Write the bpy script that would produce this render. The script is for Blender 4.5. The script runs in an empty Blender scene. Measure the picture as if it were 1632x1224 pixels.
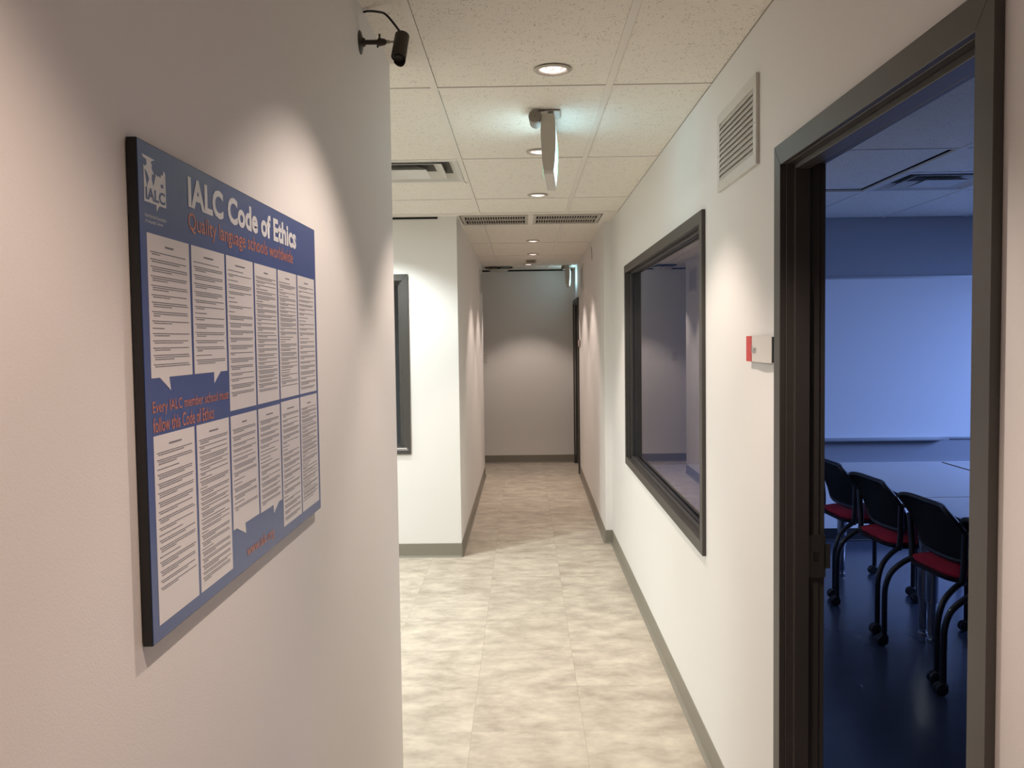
import bpy, bmesh, math, random
from mathutils import Matrix, Vector
random.seed(7)
PI = math.pi
sc = bpy.context.scene
COL = sc.collection

# ------------------------------------------------------------------ camera
cam_d = bpy.data.cameras.new('camera'); cam = bpy.data.objects.new('camera', cam_d); COL.objects.link(cam)
cam_d.sensor_fit = 'HORIZONTAL'; cam_d.sensor_width = 36.0; cam_d.lens = 1411.38 / 1632 * 36.0
cam_d.clip_start = 0.02; cam_d.clip_end = 100
_r = Vector((0.99982903, 0.01299501, -0.01315431)); _u = Vector((0.01249398, 0.04965139, 0.99868846))
_f = Vector((-0.0136311, 0.99868207, -0.04948054))
M = Matrix.Identity(4)
for i in range(3):
    M[i][0] = _r[i]; M[i][1] = _u[i]; M[i][2] = -_f[i]
M[2][3] = 1.5614
cam.matrix_world = M
sc.camera = cam

# ------------------------------------------------------------------ world, exposure
w = bpy.data.worlds.new('world'); sc.world = w; w.use_nodes = True
bg = w.node_tree.nodes['Background']; bg.inputs[0].default_value = (.22, .38, .9, 1); bg.inputs[1].default_value = .6
sc.view_settings.view_transform = 'Standard'; sc.view_settings.look = 'None'
sc.view_settings.gamma = 1.0; sc.view_settings.exposure = 0.42; sc.view_settings.use_curve_mapping = False

H = 2.440; XR = 0.6643; XL = -0.416
DAY = (.26, .42, 1.0); WARM = (1.0, .825, .725); PINK = (1.0, .745, .61); COOL = (.92, 1.0, .985)
SPOT_W = 34; SPOT_ANGLE = 95; SPOT_BLEND = .42

# ------------------------------------------------------------------ materials
def mat(name, col, rough=.6, metal=0, bump=0, bscale=300, emit=None, estr=0, var=0, spec=.5):
    m = bpy.data.materials.new(name); m.use_nodes = True
    nt = m.node_tree; b = nt.nodes['Principled BSDF']
    b.inputs['Base Color'].default_value = (*col, 1); b.inputs['Roughness'].default_value = rough
    b.inputs['Metallic'].default_value = metal; b.inputs['Specular IOR Level'].default_value = spec
    if emit:
        b.inputs['Emission Color'].default_value = (*emit, 1); b.inputs['Emission Strength'].default_value = estr
    if bump or var:
        tc = nt.nodes.new('ShaderNodeTexCoord'); n = nt.nodes.new('ShaderNodeTexNoise')
        n.inputs['Scale'].default_value = bscale; n.inputs['Detail'].default_value = 3
        nt.links.new(tc.outputs['Object'], n.inputs['Vector'])
        if bump:
            bp = nt.nodes.new('ShaderNodeBump'); bp.inputs['Strength'].default_value = bump; bp.inputs['Distance'].default_value = .002
            nt.links.new(n.outputs['Fac'], bp.inputs['Height']); nt.links.new(bp.outputs['Normal'], b.inputs['Normal'])
        if var:
            mx = nt.nodes.new('ShaderNodeMix'); mx.data_type = 'RGBA'
            mx.inputs['A'].default_value = (*[c * (1 - var) for c in col], 1); mx.inputs['B'].default_value = (*[min(1, c * (1 + var)) for c in col], 1)
            nt.links.new(n.outputs['Fac'], mx.inputs['Factor']); nt.links.new(mx.outputs['Result'], b.inputs['Base Color'])
    return m

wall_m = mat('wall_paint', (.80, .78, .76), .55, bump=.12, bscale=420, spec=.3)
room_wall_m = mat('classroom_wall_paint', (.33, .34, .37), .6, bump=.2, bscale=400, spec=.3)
frame_m = mat('charcoal_frame_paint', (.062, .056, .052), .42, bump=.08, bscale=600)
base_m = mat('taupe_rubber_base', (.235, .215, .175), .45, bump=.05, bscale=500)
black_m = mat('black_plastic', (.012, .012, .013), .45)
void_m = mat('dark_plenum', (.01, .01, .01), .95)
white_metal = mat('white_enamel_metal', (.66, .64, .60), .4)
grey_white = mat('off_white_plastic', (.50, .46, .40), .45)
chrome_m = mat('chrome', (.55, .56, .58), .18, metal=1)
blue_m = mat('poster_blue', (.030, .062, .235), .28, var=.04, bscale=40)
print_white = mat('poster_white', (.72, .69, .69), .3)
print_ink = mat('poster_ink', (.17, .165, .19), .4)
print_title = mat('poster_title_white', (.72, .72, .74), .3)
print_orange = mat('poster_orange', (.50, .16, .09), .35)
cam_m = mat('camera_bronze', (.045, .037, .030), .45, metal=.4, bump=.1, bscale=800)
nickel = mat('worn_nickel', (.35, .33, .27), .35, metal=1)
red_m = mat('red_acrylic', (.62, .035, .035), .35)
sign_white = mat('sign_white', (.68, .65, .61), .35)
seat_red = mat('red_seat_fabric', (.42, .010, .035), .9, bump=.5, bscale=900)
mesh_m = mat('black_mesh_fabric', (.006, .006, .008), .85, bump=.5, bscale=1200, spec=.2)
chair_m = mat('black_chair_frame', (.014, .014, .016), .35)
table_m = mat('white_laminate', (.62, .62, .62), .25)
table_edge = mat('tan_table_edge', (.30, .24, .14), .5)
board_m = mat('whiteboard_surface', (.80, .81, .83), .22)
alu_m = mat('brushed_aluminium', (.60, .61, .62), .35, metal=.8)
roomfloor_m = mat('navy_vinyl', (.06, .070, .105), .24, var=.12, bscale=6)
louvre_m = mat('louvre_white', (.56, .54, .50), .45)
slot_m = mat('grille_slot_dark', (.02, .02, .02), .9)
door_m = mat('dark_door_leaf', (.05, .045, .042), .45)

def ceiling_material():
    m = bpy.data.materials.new('mineral_fibre_tile'); m.use_nodes = True; nt = m.node_tree; b = nt.nodes['Principled BSDF']
    b.inputs['Roughness'].default_value = .9; b.inputs['Specular IOR Level'].default_value = .15
    tc = nt.nodes.new('ShaderNodeTexCoord')
    v = nt.nodes.new('ShaderNodeTexVoronoi'); v.inputs['Scale'].default_value = 165; v.inputs['Randomness'].default_value = 1
    nt.links.new(tc.outputs['Object'], v.inputs['Vector'])
    # pit radius varies per cell
    sub = nt.nodes.new('ShaderNodeMath'); sub.operation = 'MULTIPLY_ADD'
    sep = nt.nodes.new('ShaderNodeSeparateColor'); nt.links.new(v.outputs['Color'], sep.inputs[0])
    sub.inputs[1].default_value = .50; sub.inputs[2].default_value = -.08
    nt.links.new(sep.outputs[0], sub.inputs[0])
    lt = nt.nodes.new('ShaderNodeMath'); lt.operation = 'LESS_THAN'
    nt.links.new(v.outputs['Distance'], lt.inputs[0]); nt.links.new(sub.outputs[0], lt.inputs[1])
    n = nt.nodes.new('ShaderNodeTexNoise'); n.inputs['Scale'].default_value = 30; n.inputs['Detail'].default_value = 4
    nt.links.new(tc.outputs['Object'], n.inputs['Vector'])
    mul = nt.nodes.new('ShaderNodeMath'); mul.operation = 'MULTIPLY'; nt.links.new(lt.outputs[0], mul.inputs[0])
    gt = nt.nodes.new('ShaderNodeMapRange'); gt.inputs['From Min'].default_value = .38; gt.inputs['From Max'].default_value = .6
    nt.links.new(n.outputs['Fac'], gt.inputs['Value']); nt.links.new(gt.outputs[0], mul.inputs[1])
    mx = nt.nodes.new('ShaderNodeMix'); mx.data_type = 'RGBA'
    mx.inputs['A'].default_value = (.86, .82, .74, 1); mx.inputs['B'].default_value = (.38, .34, .29, 1)
    nt.links.new(mul.outputs[0], mx.inputs['Factor']); nt.links.new(mx.outputs['Result'], b.inputs['Base Color'])
    return m
tile_m = ceiling_material()
tbar_m = mat('ceiling_grid_white', (.82, .78, .71), .6)

def floor_material():
    m = bpy.data.materials.new('travertine_vinyl_tile'); m.use_nodes = True; nt = m.node_tree; b = nt.nodes['Principled BSDF']
    L = nt.links; N = nt.nodes.new
    tc = N('ShaderNodeTexCoord'); sx = N('ShaderNodeSeparateXYZ'); L.new(tc.outputs['Object'], sx.inputs[0])
    def math_(op, a, bb=None, c=None):
        n = N('ShaderNodeMath'); n.operation = op
        for i, q in enumerate((a, bb, c)):
            if q is None: continue
            if isinstance(q, (int, float)): n.inputs[i].default_value = q
            else: L.new(q, n.inputs[i])
        return n.outputs[0]
    u = math_('DIVIDE', math_('ADD', sx.outputs[0], .226), .448); v = math_('DIVIDE', math_('ADD', sx.outputs[1], -3.928), .464)
    fu = math_('FLOOR', u); fv = math_('FLOOR', v)
    cell = N('ShaderNodeCombineXYZ'); L.new(fu, cell.inputs[0]); L.new(fv, cell.inputs[1])
    wn = N('ShaderNodeTexWhiteNoise'); L.new(cell.outputs[0], wn.inputs['Vector'])
    # per tile offset keeps the veining from running across seams
    off = N('ShaderNodeVectorMath'); off.operation = 'MULTIPLY_ADD'; L.new(wn.outputs['Color'], off.inputs[0])
    off.inputs[1].default_value = (3, 3, 3); L.new(tc.outputs['Object'], off.inputs[2])
    mp = N('ShaderNodeMapping'); mp.inputs['Scale'].default_value = (3.9, 5.6, 1); L.new(off.outputs[0], mp.inputs['Vector'])
    n1 = N('ShaderNodeTexNoise'); n1.inputs['Scale'].default_value = 1.5; n1.inputs['Detail'].default_value = 6; n1.inputs['Roughness'].default_value = .62
    n1.inputs['Distortion'].default_value = .15
    L.new(mp.outputs[0], n1.inputs['Vector'])
    mp2 = N('ShaderNodeMapping'); mp2.inputs['Scale'].default_value = (9, 13, 1); L.new(off.outputs[0], mp2.inputs['Vector'])
    n2 = N('ShaderNodeTexNoise'); n2.inputs['Scale'].default_value = 3; n2.inputs['Detail'].default_value = 5; L.new(mp2.outputs[0], n2.inputs['Vector'])
    f = math_('ADD', math_('MULTIPLY', n1.outputs['Fac'], .86), math_('MULTIPLY', n2.outputs['Fac'], .14))
    f = math_('ADD', f, math_('MULTIPLY', math_('SUBTRACT', wn.outputs['Value'], .5), .05))
    cr = N('ShaderNodeValToRGB'); L.new(f, cr.inputs[0])
    e = cr.color_ramp.elements
    e[0].position = .33; e[0].color = (.385, .33, .265, 1); e[1].position = .68; e[1].color = (.66, .60, .49, 1)
    k = cr.color_ramp.elements.new(.50); k.color = (.525, .465, .385, 1)
    # seams
    gu = math_('ABSOLUTE', math_('SUBTRACT', math_('FRACT', u), .5)); gv = math_('ABSOLUTE', math_('SUBTRACT', math_('FRACT', v), .5))
    s = math_('MAXIMUM', math_('GREATER_THAN', gu, .4965), math_('MULTIPLY', math_('GREATER_THAN', gv, .4965), .6))
    mx = N('ShaderNodeMix'); mx.data_type = 'RGBA'; L.new(math_('MULTIPLY', s, .28), mx.inputs['Factor']); L.new(cr.outputs[0], mx.inputs['A'])
    mx.inputs['B'].default_value = (.2, .16, .12, 1)
    L.new(mx.outputs['Result'], b.inputs['Base Color']); b.inputs['Roughness'].default_value = .42; b.inputs['Specular IOR Level'].default_value = .35
    bp = N('ShaderNodeBump'); bp.inputs['Strength'].default_value = .12; bp.inputs['Distance'].default_value = .002
    L.new(n2.outputs['Fac'], bp.inputs['Height']); L.new(bp.outputs['Normal'], b.inputs['Normal'])
    return m
floor_m = floor_material()

def glass_material():
    m = bpy.data.materials.new('window_glass'); m.use_nodes = True; b = m.node_tree.nodes['Principled BSDF']
    b.inputs['Base Color'].default_value = (.66, .70, .76, 1); b.inputs['Roughness'].default_value = 0.0
    b.inputs['Transmission Weight'].default_value = 1; b.inputs['IOR'].default_value = 1.5
    return m
glass_m = glass_material()

def lens_material(name, c, s):
    m = mat(name, (.8, .8, .8), .3, emit=c, estr=s); return m
lens_m = lens_material('lit_reflector_lamp', (1, .82, .78), 2.1)
refl_m = mat('faceted_reflector', (.85, .78, .74), .12, metal=1)
def _mottle(m):
    nt = m.node_tree; b = nt.nodes['Principled BSDF']; tc = nt.nodes.new('ShaderNodeTexCoord'); v = nt.nodes.new('ShaderNodeTexVoronoi'); v.inputs['Scale'].default_value = 60
    v.feature = 'SMOOTH_F1'; nt.links.new(tc.outputs['Object'], v.inputs['Vector']); cr = nt.nodes.new('ShaderNodeValToRGB'); nt.links.new(v.outputs['Distance'], cr.inputs[0])
    cr.color_ramp.elements[0].position = .15; cr.color_ramp.elements[0].color = (1, .88, .84, 1); cr.color_ramp.elements[1].position = .55; cr.color_ramp.elements[1].color = (.26, .17, .16, 1)
    nt.links.new(cr.outputs[0], b.inputs['Emission Color'])
_mottle(lens_m)
tube_m = lens_material('fluorescent_diffuser', (.95, 1, .93), 2.5)
exit_m = lens_material('lit_exit_panel', (.55, .88, 1.0), 1.7)
exit_green = mat('exit_pictogram_green', (.02, .3, .12), .4, emit=(.02, .5, .22), estr=.8)

# ------------------------------------------------------------------ mesh helpers
def bx(bm, x0, x1, y0, y1, z0, z1):
    a = [bm.verts.new(p) for p in ((x0, y0, z0), (x1, y0, z0), (x1, y1, z0), (x0, y1, z0), (x0, y0, z1), (x1, y0, z1), (x1, y1, z1), (x0, y1, z1))]
    for f in ((3, 2, 1, 0), (4, 5, 6, 7), (0, 1, 5, 4), (1, 2, 6, 5), (2, 3, 7, 6), (3, 0, 4, 7)): bm.faces.new([a[i] for i in f])

def tube(bm, pts, r, n=12, caps=True):
    pts = [Vector(p) for p in pts]; rings = []
    rr = r if isinstance(r, (list, tuple)) else [r] * len(pts)
    t0 = (pts[1] - pts[0]).normalized(); ref = Vector((0, 0, 1)) if abs(t0.z) < .9 else Vector((1, 0, 0))
    nrm = t0.cross(ref).normalized()
    for i, p in enumerate(pts):
        a = pts[max(0, i - 1)]; b = pts[min(len(pts) - 1, i + 1)]; t = (b - a).normalized()
        nrm = (nrm - t * nrm.dot(t)).normalized(); bi = t.cross(nrm)
        rings.append([bm.verts.new(p + (nrm * math.cos(2 * PI * k / n) + bi * math.sin(2 * PI * k / n)) * rr[i]) for k in range(n)])
    for i in range(len(rings) - 1):
        for k in range(n):
            bm.faces.new((rings[i][k], rings[i][(k + 1) % n], rings[i + 1][(k + 1) % n], rings[i + 1][k]))
    if caps:
        bm.faces.new(list(reversed(rings[0]))); bm.faces.new(rings[-1])

def smooth_path(pts, sub=6):
    P = [Vector(p) for p in pts]; out = []
    for i in range(len(P) - 1):
        p0 = P[max(0, i - 1)]; p1 = P[i]; p2 = P[i + 1]; p3 = P[min(len(P) - 1, i + 2)]
        for k in range(sub):
            t = k / sub
            out.append(.5 * ((2 * p1) + (p2 - p0) * t + (2 * p0 - 5 * p1 + 4 * p2 - p3) * t * t + (3 * p1 - p0 - 3 * p2 + p3) * t ** 3))
    out.append(P[-1]); return out

def lathe(bm, prof, c=(0, 0, 0), axis=Vector((0, 0, 1)), n=32):
    """prof: list of (radius, distance along axis)"""
    axis = Vector(axis).normalized(); ref = Vector((1, 0, 0)) if abs(axis.x) < .9 else Vector((0, 1, 0))
    a = axis.cross(ref).normalized(); b = axis.cross(a); c = Vector(c); rings = []
    for r, d in prof:
        if r < 1e-6: rings.append([bm.verts.new(c + axis * d)])
        else: rings.append([bm.verts.new(c + axis * d + (a * math.cos(2 * PI * k / n) + b * math.sin(2 * PI * k / n)) * r) for k in range(n)])
    for i in range(len(rings) - 1):
        A, B = rings[i], rings[i + 1]
        if len(A) == 1 and len(B) == 1: continue
        for k in range(n):
            if len(A) == 1: bm.faces.new((A[0], B[k], B[(k + 1) % n]))
            elif len(B) == 1: bm.faces.new((A[k], B[0], A[(k + 1) % n]))
            else: bm.faces.new((A[k], B[k], B[(k + 1) % n], A[(k + 1) % n]))

def prism(bm, poly, fn0, fn1):
    """poly 2D points, fn0/fn1 map a 2D point to the back and front 3D positions"""
    a = [bm.verts.new(fn0(*p)) for p in poly]; b = [bm.verts.new(fn1(*p)) for p in poly]
    bm.faces.new(list(reversed(a))); bm.faces.new(b)
    for i in range(len(poly)):
        j = (i + 1) % len(poly); bm.faces.new((a[i], a[j], b[j], b[i]))

def obj(name, bm, m, parent=None, bevel=0, smooth=False, seg=2):
    bmesh.ops.recalc_face_normals(bm, faces=bm.faces)
    if bevel:
        bmesh.ops.bevel(bm, geom=list(bm.edges), offset=bevel, segments=seg, profile=.6, affect='EDGES', clamp_overlap=True)
    me = bpy.data.meshes.new(name); bm.to_mesh(me); bm.free()
    for mm in (m if isinstance(m, (list, tuple)) else [m]): me.materials.append(mm)
    if smooth:
        for p in me.polygons: p.use_smooth = True
        try: me.set_sharp_from_angle(angle=math.radians(38))
        except Exception: pass
    o = bpy.data.objects.new(name, me); COL.objects.link(o)
    if parent: o.parent = parent
    return o

def box(name, dims, m, parent=None, bevel=0):
    bm = bmesh.new(); bx(bm, *dims); return obj(name, bm, m, parent, bevel)

def struct(o): o['kind'] = 'structure'; return o

def thing(name, label, cat, loc=(0, 0, 0), rz=0, group=None, kind=None):
    o = bpy.data.objects.new(name, None); COL.objects.link(o); o.location = loc; o.rotation_euler = (0, 0, rz)
    o.empty_display_size = .05
    if kind: o['kind'] = kind
    if label: o['label'] = label
    if cat: o['category'] = cat
    if group: o['group'] = group
    return o

def tag(o, label, cat, group=None):
    o['label'] = label; o['category'] = cat
    if group: o['group'] = group
    return o

def dup(root, loc, label, rz=None, group=None):
    r = root.copy(); COL.objects.link(r); r.location = loc
    if rz is not None: r.rotation_euler = (0, 0, rz)
    r['label'] = label
    if group: r['group'] = group
    for ch in list(root.children):
        c = ch.copy(); COL.objects.link(c); c.parent = r
        for g in list(ch.children):
            d = g.copy(); COL.objects.link(d); d.parent = c
    return r

def text_obj(name, s, rect, plane, m, parent, weight=0.0, thick=.0004):
    """rect = (a0,a1,b0,b1) on the plane; plane(a,b,d) -> 3D point, d = distance off the surface"""
    cu = bpy.data.curves.new(name, 'FONT'); cu.body = s; cu.size = 1; cu.offset = weight; cu.resolution_u = 3
    if isinstance(s, str) and '\n' in s: cu.space_line = .95
    t = bpy.data.objects.new('tmp', cu); COL.objects.link(t)
    dg = bpy.context.evaluated_depsgraph_get(); dg.update()
    me = bpy.data.meshes.new_from_object(t.evaluated_get(dg)); bpy.data.objects.remove(t)
    xs = [v.co.x for v in me.vertices]; ys = [v.co.y for v in me.vertices]
    x0, x1, y0, y1 = min(xs), max(xs), min(ys), max(ys)
    for v in me.vertices:
        a = rect[0] + (v.co.x - x0) / (x1 - x0) * (rect[1] - rect[0]); b = rect[2] + (v.co.y - y0) / (y1 - y0) * (rect[3] - rect[2])
        v.co = Vector(plane(a, b, thick))
    me.name = name; me.materials.clear(); me.materials.append(m)
    o = bpy.data.objects.new(name, me); COL.objects.link(o); o.parent = parent
    return o

# ------------------------------------------------------------------ room shell
def wall_y(name, x0, x1, y0, y1, openings=(), m=wall_m, z1=H + .05, slope=0.0):
    """wall running along Y with rectangular openings (ya, yb, za, zb)"""
    bm = bmesh.new(); cur = y0
    for ya, yb, za, zb in openings:
        bx(bm, x0, x1, cur, ya, 0, z1)
        if za > 0: bx(bm, x0, x1, ya, yb, 0, za)
        bx(bm, x0, x1, ya, yb, zb, z1); cur = yb
    bx(bm, x0, x1, cur, y1, 0, z1)
    for v in bm.verts: v.co.x += slope * (v.co.y - y0)
    return struct(obj(name, bm, m))

def wall_x(name, y0, y1, x0, x1, openings=(), m=wall_m, z1=H + .05):
    bm = bmesh.new(); cur = x0
    for xa, xb, za, zb in openings:
        bx(bm, cur, xa, y0, y1, 0, z1)
        if za > 0: bx(bm, xa, xb, y0, y1, 0, za)
        bx(bm, xa, xb, y0, y1, zb, z1); cur = xb
    bx(bm, cur, x1, y0, y1, 0, z1)
    return struct(obj(name, bm, m))

struct(box('floor', (-4.6, .72, -3.2, 11.4, -.05, 0), floor_m))
struct(box('floor', (.72, 5.35, -.6, 11.4, -.05, -.0005), roomfloor_m))

DO = (1.268, 2.272, 0, 2.012)       # rough opening of near door
WO = (3.270, 5.690, .775, 2.005)    # rough opening of glazed window
wall_y('wall_right', XR, XR + .085, -3.2, 6.72, [DO, WO])
wall_y('wall_right', .612, .75, 6.72, 11.2, [(10.25, 11.12, 0, 2.0)], slope=.008)
wall_y('wall_left', -.536, XL, -3.2, 2.862)
wall_y('wall_left', -.60, -.466, 6.33, 10.225)
wall_x('wall_facing', 6.33, 6.45, -4.6, -.60, [(-2.6, -.862, .79, 2.0)])
wall_x('wall_far', 11.2, 11.32, -3.0, .9)
wall_x('wall_back', -3.3, -3.2, -.536, XR + .085)
wall_y('wall_outer', -4.7, -4.6, 0, 6.45)
wall_x('wall_near', -.1, 0, -4.7, -.536)
wall_y('wall_outer', -3.1, -3.0, 10.1, 11.32)
wall_x('wall_passage', 10.125, 10.225, -3.0, -.60)
# room glimpsed beyond window 2 (dark)
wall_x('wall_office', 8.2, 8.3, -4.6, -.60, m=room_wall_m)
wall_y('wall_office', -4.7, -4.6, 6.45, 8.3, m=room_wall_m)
# classroom
CW = 6.715
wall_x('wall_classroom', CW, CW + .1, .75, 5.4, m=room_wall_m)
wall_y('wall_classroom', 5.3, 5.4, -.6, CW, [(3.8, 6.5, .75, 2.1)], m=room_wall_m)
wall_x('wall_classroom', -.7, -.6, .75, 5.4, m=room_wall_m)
# room behind far door
wall_y('wall_store', 1.9, 2.0, 9.6, 11.4, m=room_wall_m)
wall_x('wall_store', 9.5, 9.6, .76, 2.0, m=room_wall_m)
wall_x('wall_store', 11.32, 11.4, .76, 2.0, m=room_wall_m)

# baseboards : 102 mm high rubber with a small cove toe
def baseboard(name, segs):
    """segs: list of (x0,y0,x1,y1,nx,ny) wall runs with outward normal"""
    bm = bmesh.new()
    prof = [(0, 0), (.017, 0), (.015, .002), (.0085, .006), (.0045, .014), (.0035, .098), (.0015, .1016), (0, .1016)]
    for x0, y0, x1, y1, nx, ny in segs:
        a = [bm.verts.new((x0 + nx * d, y0 + ny * d, z)) for d, z in prof]; b = [bm.verts.new((x1 + nx * d, y1 + ny * d, z)) for d, z in prof]
        bm.faces.new(a); bm.faces.new(list(reversed(b)))
        for i in range(len(prof)):
            j = (i + 1) % len(prof); bm.faces.new((a[i], a[j], b[j], b[i]))
    return struct(obj(name, bm, base_m))
baseboard('baseboard_right', [(XR, -3.2, XR, 1.245, -1, 0), (XR, 2.310, XR, 6.72, -1, 0), (XR, 6.72, .612, 6.72, 0, -1)])
baseboard('baseboard_right', [(.612, 6.72, .640, 10.205, -1, 0), (.6472, 11.165, .6475, 11.2, -1, 0)])
baseboard('baseboard_left', [(XL, -3.2, XL, 2.862, 1, 0), (-.536, 2.862, XL, 2.862, 0, 1)])
baseboard('baseboard_left', [(-.466, 6.33, -.466, 10.225, 1, 0), (-.60, 10.225, -.466, 10.225, 0, 1)])
baseboard('baseboard_facing', [(-4.6, 6.33, -.463, 6.33, 0, -1)])
baseboard('baseboard_far', [(-3.0, 11.2, .647, 11.2, 0, -1)])
baseboard('baseboard_classroom', [(.75, CW, 5.3, CW, 0, -1)]).data.materials[0] = black_m

# ceiling: lay-in tiles in an exposed grid
HOLE_R = .052
def tile_piece(bm, x0, x1, y0, y1, hole=None, dz=0, g=.0135):
    x0 += g; x1 -= g - .0012; y0 += g - .0012; y1 -= g + .0008
    if x1 - x0 < .01 or y1 - y0 < .01: return
    z = H + .003 + dz
    if hole is None:
        bx(bm, x0, x1, y0, y1, z, z + .016); return
    hx, hy = hole; n = 32
    for zz in (z, z + .016):
        per = []; cir = []
        for k in range(n):
            a = 2 * PI * (k + .5) / n; dx, dy = math.cos(a), math.sin(a)
            ts = []
            if dx > 0: ts.append((x1 - hx) / dx)
            if dx < 0: ts.append((x0 - hx) / dx)
            if dy > 0: ts.append((y1 - hy) / dy)
            if dy < 0: ts.append((y0 - hy) / dy)
            t = min(ts); per.append(bm.verts.new((hx + dx * t, hy + dy * t, zz))); cir.append(bm.verts.new((hx + dx * HOLE_R, hy + dy * HOLE_R, zz)))
        cor = {}
        for k in range(n):
            j = (k + 1) % n; p, q = per[k], per[j]
            onx = lambda v: abs(v.co.x - x0) < 1e-6 or abs(v.co.x - x1) < 1e-6
            same = (abs(p.co.x - q.co.x) < 1e-6) or (abs(p.co.y - q.co.y) < 1e-6)
            if same: bm.faces.new((cir[k], per[k], per[j], cir[j]))
            else:
                cx = p.co.x if onx(p) else q.co.x; cy = q.co.y if onx(p) else p.co.y
                c = bm.verts.new((cx, cy, zz)); bm.faces.new((cir[k], per[k], c, per[j], cir[j]))

LIGHTS = [(.105, -.78), (.105, .46), (.105, 1.70), (.106, 2.935), (.085, 4.196), (.097, 5.439), (.095, 7.933), (.108, 9.147), (.068, 10.36)]
LEFT_LIGHTS = [(-1.08, 5.80), (-2.45, 5.83)]
def ceiling(name, X0, X1, Y0, Y1, xl, yl, holes, skip, lifted=(), nobars_rows=()):
    bm = bmesh.new(); bars = bmesh.new()
    xs = [X0] + [x for x in xl if X0 < x < X1] + [X1]; ys = [Y0] + [y for y in yl if Y0 < y < Y1] + [Y1]
    for i in range(len(xs) - 1):
        for j in range(len(ys) - 1):
            x0, x1, y0, y1 = xs[i], xs[i + 1], ys[j], ys[j + 1]
            cx, cy = (x0 + x1) / 2, (y0 + y1) / 2
            if any(a < cx < b and c < cy < d for a, b, c, d in nobars_rows): continue
            ev = [s for s in skip if x0 - .01 < (s[0] + s[1]) / 2 < x1 + .01 and y0 - .01 < (s[2] + s[3]) / 2 < y1 + .01]
            if ev:
                s = ev[0]
                if s[2] - y0 > .05: tile_piece(bm, x0, x1, y0, s[2]); bx(bars, x0, x1, s[2] - .012, s[2] + .012, H, H + .012)
                if y1 - s[3] > .05: tile_piece(bm, x0, x1, s[3], y1); bx(bars, x0, x1, s[3] - .012, s[3] + .012, H, H + .012)
                continue
            hs = [h for h in holes if x0 < h[0] < x1 and y0 < h[1] < y1]
            lf = [l for l in lifted if x0 < l[0] < x1 and y0 < l[1] < y1]
            if lf:
                bx(bm, x0 - .02, x1 - .028, y0 + .013, y1 - .03, H + .014, H + .03)
            else: tile_piece(bm, x0, x1, y0, y1, hs[0] if hs else None)
    for x in xs[1:-1]:
        segs = [(Y0, Y1)]
        for a, b, c, d in nobars_rows:
            if a < x < b:
                segs = [s for q in segs for s in ((q[0], min(q[1], c)), (max(q[0], d), q[1])) if s[1] - s[0] > .01]
        for a, b in segs: bx(bars, x - .012, x + .012, a, b, H, H + .012)
    for y in ys[1:-1]:
        for i in range(len(xs) - 1):
            bx(bars, xs[i] + .0125, xs[i + 1] - .0125, y - .012, y + .012, H + .0003, H + .012)
    c = struct(obj(name, bm, tile_m)); t = struct(obj('trim_1', bars, tbar_m)); return c, t

XG = [-.301 + .6096 * k for k in range(-8, 3)]
YG = [3.137 + 1.2192 * k for k in range(-6, 3)] + [6.192, 6.80, 6.885 + 1.2192, 6.885 + 2 * 1.2192, 6.885 + 3 * 1.2192]
DIFF1 = (-.9106, -.301, 4.356, 4.966)
ceiling('ceiling', -4.6, .70, -3.2, 11.32, XG, YG, LIGHTS + LEFT_LIGHTS, [DIFF1], nobars_rows=[(-4.7, .8, 6.192, 6.80)])
bm = bmesh.new()   # row that carries the linear grilles: plain filler panels
bx(bm, -4.6, -.445, 6.205, 6.79, H + .002, H + .018); bx(bm, .572, .70, 6.205, 6.79, H + .0005, H + .018); bx(bm, -.445, .572, 6.205, 6.285, H + .002, H + .018)
struct(obj('ceiling', bm, tbar_m))
CXG = [2.096 + .6096 * k for k in range(-2, 6)]; CYG = [4.285 + 1.2192 * k for k in range(-4, 3)]
DIFF2 = (2.096, 2.7056, 4.895, 5.504)
ceiling('ceiling', .76, 5.3, -.6, CW, CXG, CYG, [], [DIFF2], lifted=[(1.8, 5.0)])
struct(box('ceiling', (-4.7, 5.5, -3.3, 11.5, H + .10, H + .14), void_m))
struct(box('gap_shade_2', (-4.6, -.60, 6.324, 6.330, H - .012, H + .001), void_m))  # dark strip painting the shadow gap above the facing wall
struct(box('gap_shade_3', (-3.0, .62, 11.192, 11.20, H - .016, H + .001), void_m))  # same for the far wall: gap shade put in as dark colour
# thin darker strip painting the shadow gap where right wall and ceiling meet
struct(box('gap_shade_4', (XR - .0012, XR, -3.2, 6.2, H - .0008, H + .002), base_m))
struct(box('ceiling', (.76, 2.0, 9.5, 11.4, H + .0, H + .02), tile_m))
struct(box('ceiling', (-4.6, -.6, 6.45, 8.3, H - .01, H - .004), tile_m))

# ------------------------------------------------------------------ frames : windows and doors
def frame_y(name, xa, xb, yo0, yo1, zo0, zo1, fw, m, parent, bottom=True, bev=.0012):
    """mitred-looking rectangular frame in a Y-Z plane, from x=xa to xb"""
    bm = bmesh.new()
    o = [(yo0, zo0), (yo1, zo0), (yo1, zo1), (yo0, zo1)]
    i_ = [(yo0 + fw, zo0 + (fw if bottom else 0)), (yo1 - fw, zo0 + (fw if bottom else 0)), (yo1 - fw, zo1 - fw), (yo0 + fw, zo1 - fw)]
    edges = [(0, 1), (1, 2), (2, 3), (3, 0)] if bottom else [(1, 2), (2, 3), (3, 0)]
    for a, b in edges:
        q = [o[a], o[b], i_[b], i_[a]]
        prism(bm, q, lambda y, z: (xb, y, z), lambda y, z: (xa, y, z))
    return obj(name, bm, m, parent, bevel=bev, seg=1)

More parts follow.
